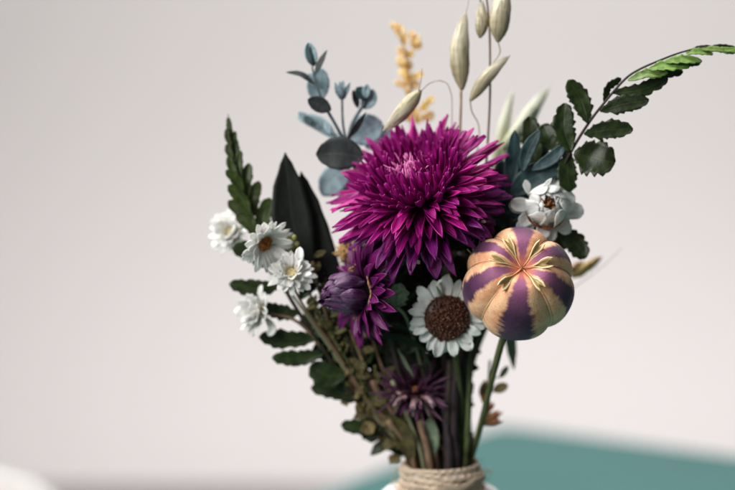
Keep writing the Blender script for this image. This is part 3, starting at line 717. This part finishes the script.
stem(t, [(484, -20, 40), (489, 20, 44), (490, 64, 48), (489, 120, 58), (480, 240, 88), (462, 400, 118)]+neck(8, 14), [(0, .9), (.2, 1.1), (1, 1.6)], 'st_brown', k=6, n=60)
awn(t, [(498, 42, 40), (500, 52, 42), (494, 62, 46), (490, 70, 48)], .7); awn(t, [(480, 2, 46), (483, -10, 44), (484, -20, 40)], .6, 'st_dark')
t = thing('oat_stalk', 'oat spikelet leaning up to the right between the two tall oat stalks', 'grass stalk', (450, 450, 126), GO)
glume(t, (470, 101), (507, 56), 14, 44, -2); awn(t, [(470, 101, 44), (472, 112, 50), (479, 128, 58), (476, 160, 66), (458, 300, 104), (450, 420, 122)]+neck(6, 16), .7)
t = thing('oat_stalk', 'fat pale oat spikelet lying diagonally at the upper left rim of the strawflower', 'grass stalk', (440, 450, 126), GO)
glume(t, (421, 90), (386, 131), 17, 30, 0); awn(t, [(421, 91, 30), (430, 83, 40), (442, 81, 46), (450, 90, 50), (452, 124, 60), (448, 300, 104)]+neck(0, 16), .55); awn(t, [(418, 93, 28), (421, 80, 28), (422, 68, 30)], .6)
t = thing('oat_stalk', 'ghostly blurred pale green oat blades between strawflower and blue green leaves', 'grass stalk', (456, 450, 140), GO)
glume(t, (498, 165), (546, 88), 19, 150, 0, 'oatpale'); glume(t, (494, 170), (511, 92), 13, 150, 0, 'oatpale'); glume(t, (500, 150), (534, 104), 12, 140, 2, 'oatpale')
stem(t, [(496, 168, 150), (486, 260, 150), (462, 400, 142)]+neck(10, 18), 1.6, 'st_pale', k=6)

# golden sprig
t = thing('dried_flower_sprig', 'golden yellow dried sprig standing blurred behind the strawflower', 'dried flower', (440, 450, 150))
stem(t, [(400, 30, 150), (406, 60, 150), (411, 92, 150), (412, 140, 152), (424, 300, 148), (438, 430, 136)]+neck(0, 18), 1.1, 'st_tan', k=6)
for (x, y, w, a) in ((394, 26, 9, -50), (399, 30, 8, 10), (402, 36, 8, -30), (405, 41, 9, 30), (415, 41, 10, 15), (417, 46, 9, 60), (403, 52, 9, -50), (410, 54, 9, 40), (402, 62, 10, -30), (408, 66, 10, 20), (404, 74, 9, -60), (410, 78, 10, 60), (404, 84, 8, -80), (413, 84, 9, 90), (408, 90, 8, 0),
                     (399, 83, 7, -70), (420, 75, 6, 50), (412, 34, 6, 10), (414, 112, 9, -30), (424, 106, 8, 30), (430, 100, 7, 40), (418, 118, 9, 10), (428, 116, 8, 60), (407, 116, 8, -50)):
    d = V((math.sin(rad(a)), -math.cos(rad(a)), 0)); p = V((x, y, 150+J(5))); w *= R.uniform(.8, 1.25)
    blade(Mesh(), [p-d*w*.6, p+V((0, 0, -1.5)), p+d*w*.7], w*.95, nrm=(J(.5), J(.5), -1), shape='oval', cup=.6, nu=6, nv=8, wave=.2).build('bud', 'gold', t, thick=.8)

# tan bud at the far right of the pod
t = thing('dried_bud_sprig', 'blurred tan dried bud peeking out right of the seed pod with thin hairs', 'dried flower', (470, 450, 150))
stem(t, [(598, 262, 150), (578, 272, 150), (540, 290, 150), (494, 316, 146), (464, 400, 140)]+neck(20, 20), 1.6, 'st_tan')
for b_, e_, w_ in (((572, 277), (600, 260), 11), ((570, 272), (584, 262), 8), ((586, 268), (602, 257), 7)):
    tube(Mesh(), [(b_[0], b_[1], 150), ((b_[0]+e_[0])/2, (b_[1]+e_[1])/2-1, 149), (e_[0], e_[1], 150)], [(0, w_*.2), (.3, w_*.5), (.7, w_*.42), (1, w_*.1)], n=14, k=12, knots=.5).build('bud', 'tanbud', t)
awn(t, [(556, 300, 150), (598, 270, 150), (622, 248, 150)], .4)

# sprig with small buds beneath the pod
t = thing('dried_bud_sprig', 'dried sprig with olive buds and a rust coloured husk, below the seed pod', 'dried flower', (462, 466, 124))
stem(t, [(490, 360, 130), (488, 388, 128), (484, 410, 128), (474, 440, 128)]+neck(22, 10), 1.4, 'st_pale')
for (x0, y0, x1, y1, w, mt) in ((487, 408, 482, 386, 8, 'husk'), (482, 394, 492, 383, 10, 'straw'), (493, 391, 508, 385, 10, 'straw'), (500, 378, 508, 366, 6, 'sage'), (486, 380, 480, 396, 6, 'straw')):
    leaf(t, (x0, y0), (x1, y1), w, 126, 126, 0, 0, 'oval', mt, cup=.6, name='bud', nv=10)
for pts in ([(486, 398, 128), (484, 392, 127), (483, 388, 126)], [(487, 396, 128), (494, 391, 127), (498, 389, 126)], [(489, 380, 129), (496, 378, 127), (502, 376, 126)]): stem(t, pts, .8, 'st_pale', k=5, name='twig')
for i in range(9):
    a = -32+i*7; e = (480+math.cos(rad(a-30))*R.uniform(20, 27), 424+math.sin(rad(a-30))*R.uniform(20, 27)); leaf(t, (480, 424), e, 5, 128, 124+J(6), J(2), 0, 'lance', 'husk', cup=.4, name='husk_blade', nv=10)
t = thing('grass_blade', 'pale green pointed blade hanging behind the seed pod stalk', 'leaf', (470, 450, 140))
leaf(t, (508, 318), (514, 370), 11, 140, 144, 0, 0, 'leaf', 'sage', cup=.4); stem(t, [(508, 322, 140), (484, 322, 130), (462, 380, 132)]+neck(24, 14), 1.2, 'st_pale')

# wiry sprig left of the pod
t = thing('wiry_sprig', 'tiny wiry straw twig with two white specks at the left shoulder of the pod', 'dried flower', (474, 280, 40))
for pts in ([(474, 262, 10), (479, 245, 4), (481, 232, 2), (480, 222, 2)], [(481, 236, 4), (477, 230, 2), (474, 226, 0)], [(481, 236, 4), (485, 233, 2), (487, 230, 2)], [(474, 256, 8), (473, 246, 6), (474, 240, 6)], [(474, 256, 8), (470, 252, 4), (467, 249, 4)], [(476, 254, 8), (481, 250, 4), (485, 248, 2)]):
    stem(t, pts, [(0, .8), (1, .45)], 'st_tan', k=5, name='twig', knots=0)
stem(t, [(474, 262, 10), (478, 290, 40), (470, 350, 80), (462, 430, 112)]+neck(14, -2), 1.1, 'st_green', name='twig')
ball(Mesh(), (478.5, 219, 1), 1.4, nu=8, nv=6).build('speck', 'white', t); ball(Mesh(), (483.5, 221.5, 1), 2.2, (1.2, .8, .8), 8, 6).build('speck', 'white', t)

# brown fluffy bud behind the violet bud
t = thing('dried_bud_sprig', 'fluffy brown seed head between the black leaves and the magenta strawflower', 'dried flower', (420, 450, 120))
m = Mesh(); ball(m, (348, 252, 62), 7, nu=12, nv=8); m.build('core', 'tanbud', t)
m = Mesh()
for i in range(130):
    d = V((R.gauss(0, 1), R.gauss(0, 1), R.gauss(0, 1))).normalized(); c = V((348, 252, 62)); tube(m, [c+d*5, c+d*9+V((J(1), J(1), 0)), c+d*R.uniform(10, 16)+V((J(2), J(2), 0))], .6, n=5, k=4)
m.build('bristles', 'tanbud', t)['kind'] = 'stuff'
stem(t, [(348, 254, 62), (366, 320, 88), (402, 420, 112)]+neck(-14, 4), 1.6, 'st_brown')

# ------------------------------------------------------------------ olive filler on the left flank
def filler(label, path, n, w, mat, spread, smat='st_dark', L=16, buds=0, z=0, down=0):
    t = thing('filler_sprig', label, 'foliage', path[-1], 'filler sprigs packed between the blooms')
    stem(t, path+neck(J(26), J(10)), 1.8, smat)
    c = spline(path, n)
    for i, p in enumerate(c):
        for sgn in (-1, 1):
            a = R.uniform(-.9, .9)+sgn*1.1; d = (c[max(i-1, 0)]-c[min(i+1, n-1)]).normalized()
            d2 = V((d.x*math.cos(a)-d.y*math.sin(a), d.x*math.sin(a)+d.y*math.cos(a), J(.5)))
            l = L*R.uniform(.6, 1.2); o = V((J(spread), J(spread), J(spread)))
            m = Mesh(); blade(m, [p+o, p+o+d2*l*.5+V((0, 0, J(3))), p+o+d2*l], w*R.uniform(.7, 1.2), nrm=(J(.7), -.3+J(.5), -1), shape='leaf', cup=.3, nu=4, nv=10, wave=.2)
            m.build('leaf', mat, t, thick=.8)
    if buds:
        m = Mesh()
        for i in range(buds*2):
            q = R.choice(c)+V((J(spread+7), J(spread+7), J(8)-4)); ball(m, q, R.uniform(.8, 2.2), (1, R.uniform(.6, 1.6), 1), nu=7, nv=5)
        m.build('buds', 'olive', t)['kind'] = 'stuff'
    return t
filler('mossy olive sprig running down the left flank below the violet bud', [(312, 262, 60), (322, 300, 70), (338, 350, 84), (366, 400, 98)], 12, 10, 'olive', 5, 'st_brown', 16, 26)
filler('dry straw coloured sprig low on the left, above the lowest dark leaflet', [(330, 372, 92), (352, 396, 98), (380, 424, 106), (404, 450, 114)], 10, 13, 'olivebrown', 5, 'st_brown', 17, 0)
filler('brownish olive papery leaves just above the twine on the left', [(376, 380, 98), (390, 412, 104), (408, 444, 110)], 9, 15, 'olive', 6, 'st_brown', 22, 10)
filler('olive sprig with pale buds in the middle of the left flank', [(350, 330, 82), (366, 368, 92), (388, 410, 104)], 9, 12, 'olive', 7, 'st_brown', 18, 18)
filler('dark leafy sprig hidden behind the brown centred daisy', [(440, 270, 90), (436, 320, 98), (440, 380, 110)], 10, 20, 'filler', 8, 'st_dark', 34)
filler('dark leafy sprig between the violet bud and the brown centred daisy', [(396, 270, 84), (400, 320, 94), (412, 370, 106)], 10, 18, 'filler', 8, 'st_dark', 32)
filler('dark leafy sprig behind the seed pod', [(490, 230, 84), (486, 270, 96), (462, 320, 108), (450, 370, 116)], 11, 22, 'filler', 6, 'st_dark', 24)
filler('dark leafy sprig behind the violet bud', [(360, 260, 100), (372, 310, 106), (392, 370, 114)], 10, 20, 'filler', 8, 'st_dark', 32)
filler('dark leafy sprig behind the heart of the magenta strawflower', [(430, 190, 92), (440, 240, 98), (444, 300, 106)], 8, 22, 'filler', 8, 'st_dark', 34)
filler('dark leafy sprig above the white globe flower and pod', [(508, 206, 76), (512, 240, 84), (484, 290, 100)], 8, 20, 'filler', 8, 'st_dark', 28)

filler('dark leafy sprig low behind the faded strawflower', [(404, 372, 112), (416, 410, 118), (430, 446, 122)], 10, 20, 'filler', 6, 'st_dark', 28)
for lab, a, b in (('broad dark leaves at the back of the left flank, beneath the violet bud', (330, 318, 104), (392, 420, 122)), ('broad dark leaves at the back, between the olive sprigs and faded purple bloom', (372, 330, 112), (412, 440, 126)),
                  ('broad dark leaves at the back, beneath the brown centred daisy', (430, 330, 118), (440, 440, 130)), ('broad dark leaves at the back, behind the purple bloom and daisy stalks', (384, 336, 116), (424, 400, 126)),
                  ('broad dark leaves at the back, above the violet bud', (352, 262, 104), (384, 330, 112)), ('broad dark leaves at the back, under the magenta strawflower rim', (404, 250, 104), (412, 320, 114))):
    filler(lab, [a, tuple((V(a)+V(b))/2+V((J(4), 0, 0))), b], 7, 26, 'filler', 4, 'st_dark', 26)
filler('broad leaved dark sprig filling the left flank behind the olive sprigs', [(326, 330, 92), (350, 376, 102), (384, 424, 114), (410, 452, 120)], 12, 22, 'filler', 4, 'st_dark', 24)
filler('dark leafy sprig right of centre behind the stem bundle', [(454, 340, 118), (454, 390, 122), (452, 440, 126)], 12, 16, 'filler', 3, 'st_dark', 18)
filler('dark leafy sprig low behind the purple stems', [(452, 330, 116), (454, 380, 124), (452, 440, 128)], 10, 20, 'filler', 4, 'st_dark', 24)
filler('dark leafy sprig wedged between violet bud and olive sprigs', [(340, 300, 96), (362, 350, 104), (396, 410, 114)], 12, 20, 'filler', 5, 'st_dark', 28)
filler('dark leafy sprig under the lower petals of the magenta strawflower', [(396, 236, 84), (420, 270, 88), (432, 310, 98)], 9, 24, 'filler', 8, 'st_dark', 34)
filler('dark leafy sprig between pod and magenta strawflower', [(482, 210, 70), (470, 250, 80), (466, 300, 98)], 9, 22, 'filler', 8, 'st_dark', 32)
t = thing('bud_sprig', 'small cluster of yellow green round buds beside the black pointed leaves', 'foliage', (400, 440, 110))
stem(t, [(290, 240, 40), (298, 262, 50), (318, 310, 70), (360, 380, 92)]+neck(-20, -4), 1.1, 'st_green')
for (x, y, r) in ((289, 240, 3.2), (294, 238, 3), (286, 246, 3), (292, 247, 3.6), (297, 245, 3), (290, 254, 3), (299, 252, 3), (303, 262, 2.6), (296, 259, 2.6)):
    ball(Mesh(), (x, y, 40+J(4)), r, (1, 1.15, 1), 10, 8).build('bud', 'yellowbud', t)

# sage leaf tip + small leaves by the brown centred daisy
t = thing('sage_sprig', 'grey green toothed leaf tip poking out between violet bud and brown centred daisy', 'foliage', (420, 450, 120))
leaf(t, (396, 308), (400, 283), 20, 30, 24, 0, 0, 'oval', 'sage', serr=(4, .4), cup=.3); leaf(t, (396, 304), (386, 291), 11, 28, 22, 0, 0, 'leaf', 'sage'); leaf(t, (397, 305), (407, 290), 10, 28, 24, 0, 0, 'leaf', 'sage')
stem(t, [(396, 306, 30), (408, 322, 60), (424, 380, 100)]+neck(-4, -6), 1.6, 'st_pale')
t = thing('narrow_leaf_sprig', 'long narrow dark green leaves sweeping sideways under the violet bud', 'foliage', (420, 450, 116))
leaf(t, (428, 352), (372, 336), 8, 70, 60, 6, 0, 'leaf', 'filler'); leaf(t, (432, 346), (378, 322), 7, 74, 64, 5, 0, 'leaf', 'filler'); leaf(t, (414, 378), (397, 348), 4, 74, 70, 0, 0, 'leaf', 'sage'); leaf(t, (432, 370), (420, 346), 4, 78, 72, 0, 0, 'leaf', 'filler')
stem(t, [(424, 350, 74), (430, 400, 100)]+neck(-2, -6), 2, 'st_dark')
t = thing('pale_petal_scrap', 'two slim white petal scraps below the magenta strawflower', 'petal', (440, 282, 30))
blade(Mesh(), [(436, 286, 14), (440, 281, 10), (444, 279, 10)], 2.6, nrm=(0, 0, -1), shape='needle', nv=8).build('scrap', 'white', t, thick=.6)
blade(Mesh(), [(448, 274, 12), (449, 278, 10), (450, 284, 12)], 2.6, nrm=(0, 0, -1), shape='needle', nv=8).build('scrap', 'white', t, thick=.6)
leaf(t, (436, 286), (444, 300), 3, 16, 28, mat='sage', name='scrap')

# bare stems packed into the vase
GS = 'bare stems packed into the vase neck'
for (dx, dz, top, mt, lab) in ((2, 14, (440, 330, 116), 'st_dark', 'broad dark stalk at the back of the bundle, left of the plum stem'), (16, 18, (456, 330, 118), 'st_plum', 'broad plum stalk at the back of the bundle'), (24, 12, (464, 340, 114), 'st_dark', 'broad blackish stalk at the back right of the bundle')):
    t = thing('bare_stem', lab, 'stem', (NECK[0]+dx, NECK[1], NECK[2]+dz), GS); stem(t, [top, (top[0], 400, top[2]+4)]+neck(dx, dz), 6.5, mt, knots=.3, name='stalk')
for (dx, dz, top, mt, lab) in (((-30, 4, (384, 400, 110), 'st_brown', 'shaded brown stem at the far left of the mouth')), (-16, 14, (410, 380, 122), 'st_dark', 'dark stem behind the twisted brown leaf'), (-26, -14, (388, 420, 94), 'st_brown', 'short brown stem leaning left over the twine'), (28, -2, (470, 432, 114), 'st_brown', 'brown stem at the far right of the mouth'), (8, -30, (444, 400, 92), 'st_plum', 'slim plum stem at the very front of the bundle'), (-12, -28, (420, 420, 92), 'st_brown', 'slim brown stem at the front left of the bundle')):
    t = thing('bare_stem', lab, 'stem', (NECK[0]+dx, NECK[1], NECK[2]+dz), GS); stem(t, [top]+neck(dx, dz), R.uniform(3, 4.4), mt, knots=.3, name='stalk')
for i, (dx, dz, top, r, mt, lab) in enumerate((
 (-26, -10, (372, 380, 92), 2.6, 'st_brown', 'brown bare stem, outermost on the left of the bundle above the twine'),
 (-18, -18, (392, 380, 88), 2.4, 'st_pale', 'pale green bare stem left of the middle above the twine'),
 (14, -24, (456, 356, 84), 4.6, 'st_plum', 'thick purple brown bare stem right of the middle above the twine'),
 (6, -26, (450, 360, 86), 4.0, 'st_dark', 'thick blackish bare stem in the middle above the twine'),
 (22, -18, (470, 360, 88), 3.0, 'st_green', 'green bare stem beside the pod stalk on the right of the bundle'),
 (20, 4, (462, 350, 104), 5.0, 'st_plum', 'thick shaded plum stem behind the purple brown one'),
 (-6, -22, (428, 400, 96), 2.4, 'st_brown', 'short brown bare stem under the faded strawflower'),
 (-2, 6, (436, 360, 110), 5.0, 'st_dark', 'thick dark bare stem deep in the middle of the bundle'))):
    t = thing('bare_stem', lab, 'stem', (NECK[0]+dx, NECK[1], NECK[2]+dz), GS)
    mid = (top[0]*.35+(NECK[0]+dx)*.65+J(2), 430, top[2]*.4+(NECK[2]+dz)*.6)
    stem(t, [top, mid]+neck(dx, dz), r, mt, knots=.25, name='stalk')
t = thing('broad_leaf', 'broad dark leaf deep in the shade between violet bud and faded purple bloom', 'leaf', (410, 440, 122))
leaf(t, (404, 392), (380, 334), 34, 122, 116, 0, 0, 'oval', 'filler', name='blade'); leaf(t, (412, 380), (408, 328), 28, 124, 118, 0, 0, 'oval', 'filler', name='blade'); stem(t, [(406, 384, 122), (420, 440, 126)]+neck(-8, 4), 1.6, 'st_dark')
t = thing('dried_leaf', 'pale oval dried leaf standing upright just above the twine', 'leaf', (432, 460, 96))
leaf(t, (432, 458), (430, 418), 17, 98, 92, 0, 0, 'oval', 'sage', cup=.3, name='blade'); stem(t, [(432, 456, 98), (434, 476, 100), (438, 500, 112)], 1.5, 'st_pale')
t = thing('dried_leaf', 'twisted brown dried leaf on the left just above the twine', 'leaf', (410, 460, 100))
leaf(t, (414, 462), (388, 412), 20, 100, 96, 3, 0, 'leaf', 'olive', cup=.5, name='blade'); stem(t, [(413, 458, 100), (418, 478, 104), (428, 500, 112)], 1.5, 'st_brown')

# ------------------------------------------------------------------ light
def area(name, loc, aim, size, power, col=(1, 1, 1)):
    l = bpy.data.lights.new(name, 'AREA'); l.shape = 'RECTANGLE'; l.size = size[0]; l.size_y = size[1]; l.energy = power; l.color = col
    o = bpy.data.objects.new(name, l); C.objects.link(o); o.location = loc
    o.rotation_euler = (V(aim)-V(loc)).to_track_quat('-Z', 'Y').to_euler(); return o
BQ = (.02, .48, 1.0)
area('window_light', (-.55, .75, 2.15), BQ, (.8, .8), 42, (1, .985, .965))
area('room_light', (-1.1, -.6, 1.72), BQ, (1.0, 1.0), 38, (1, .98, .955))
area('wall_fill', (.4, 2.2, 3.0), (.1, WY, .5), (2.8, .8), 45, (1, .985, .98))  # added lamp with no fixture, brightens the back wall
area('low_wall_fill', (.2, 2.75, .12), (.1, WY, .25), (3.4, .16), 12.5, (1, .99, 1))  # added strip lamp near the floor, makes the wall paler towards its base
w = bpy.data.worlds.new('World'); S.world = w; w.use_nodes = True
w.node_tree.nodes['Background'].inputs[0].default_value = (1, .985, .975, 1); w.node_tree.nodes['Background'].inputs[1].default_value = .12
S.view_settings.view_transform = 'Standard'; S.view_settings.look = 'None'; S.view_settings.exposure = 0; S.view_settings.gamma = 1
S.cycles.max_bounces = 8; S.cycles.transparent_max_bounces = 6
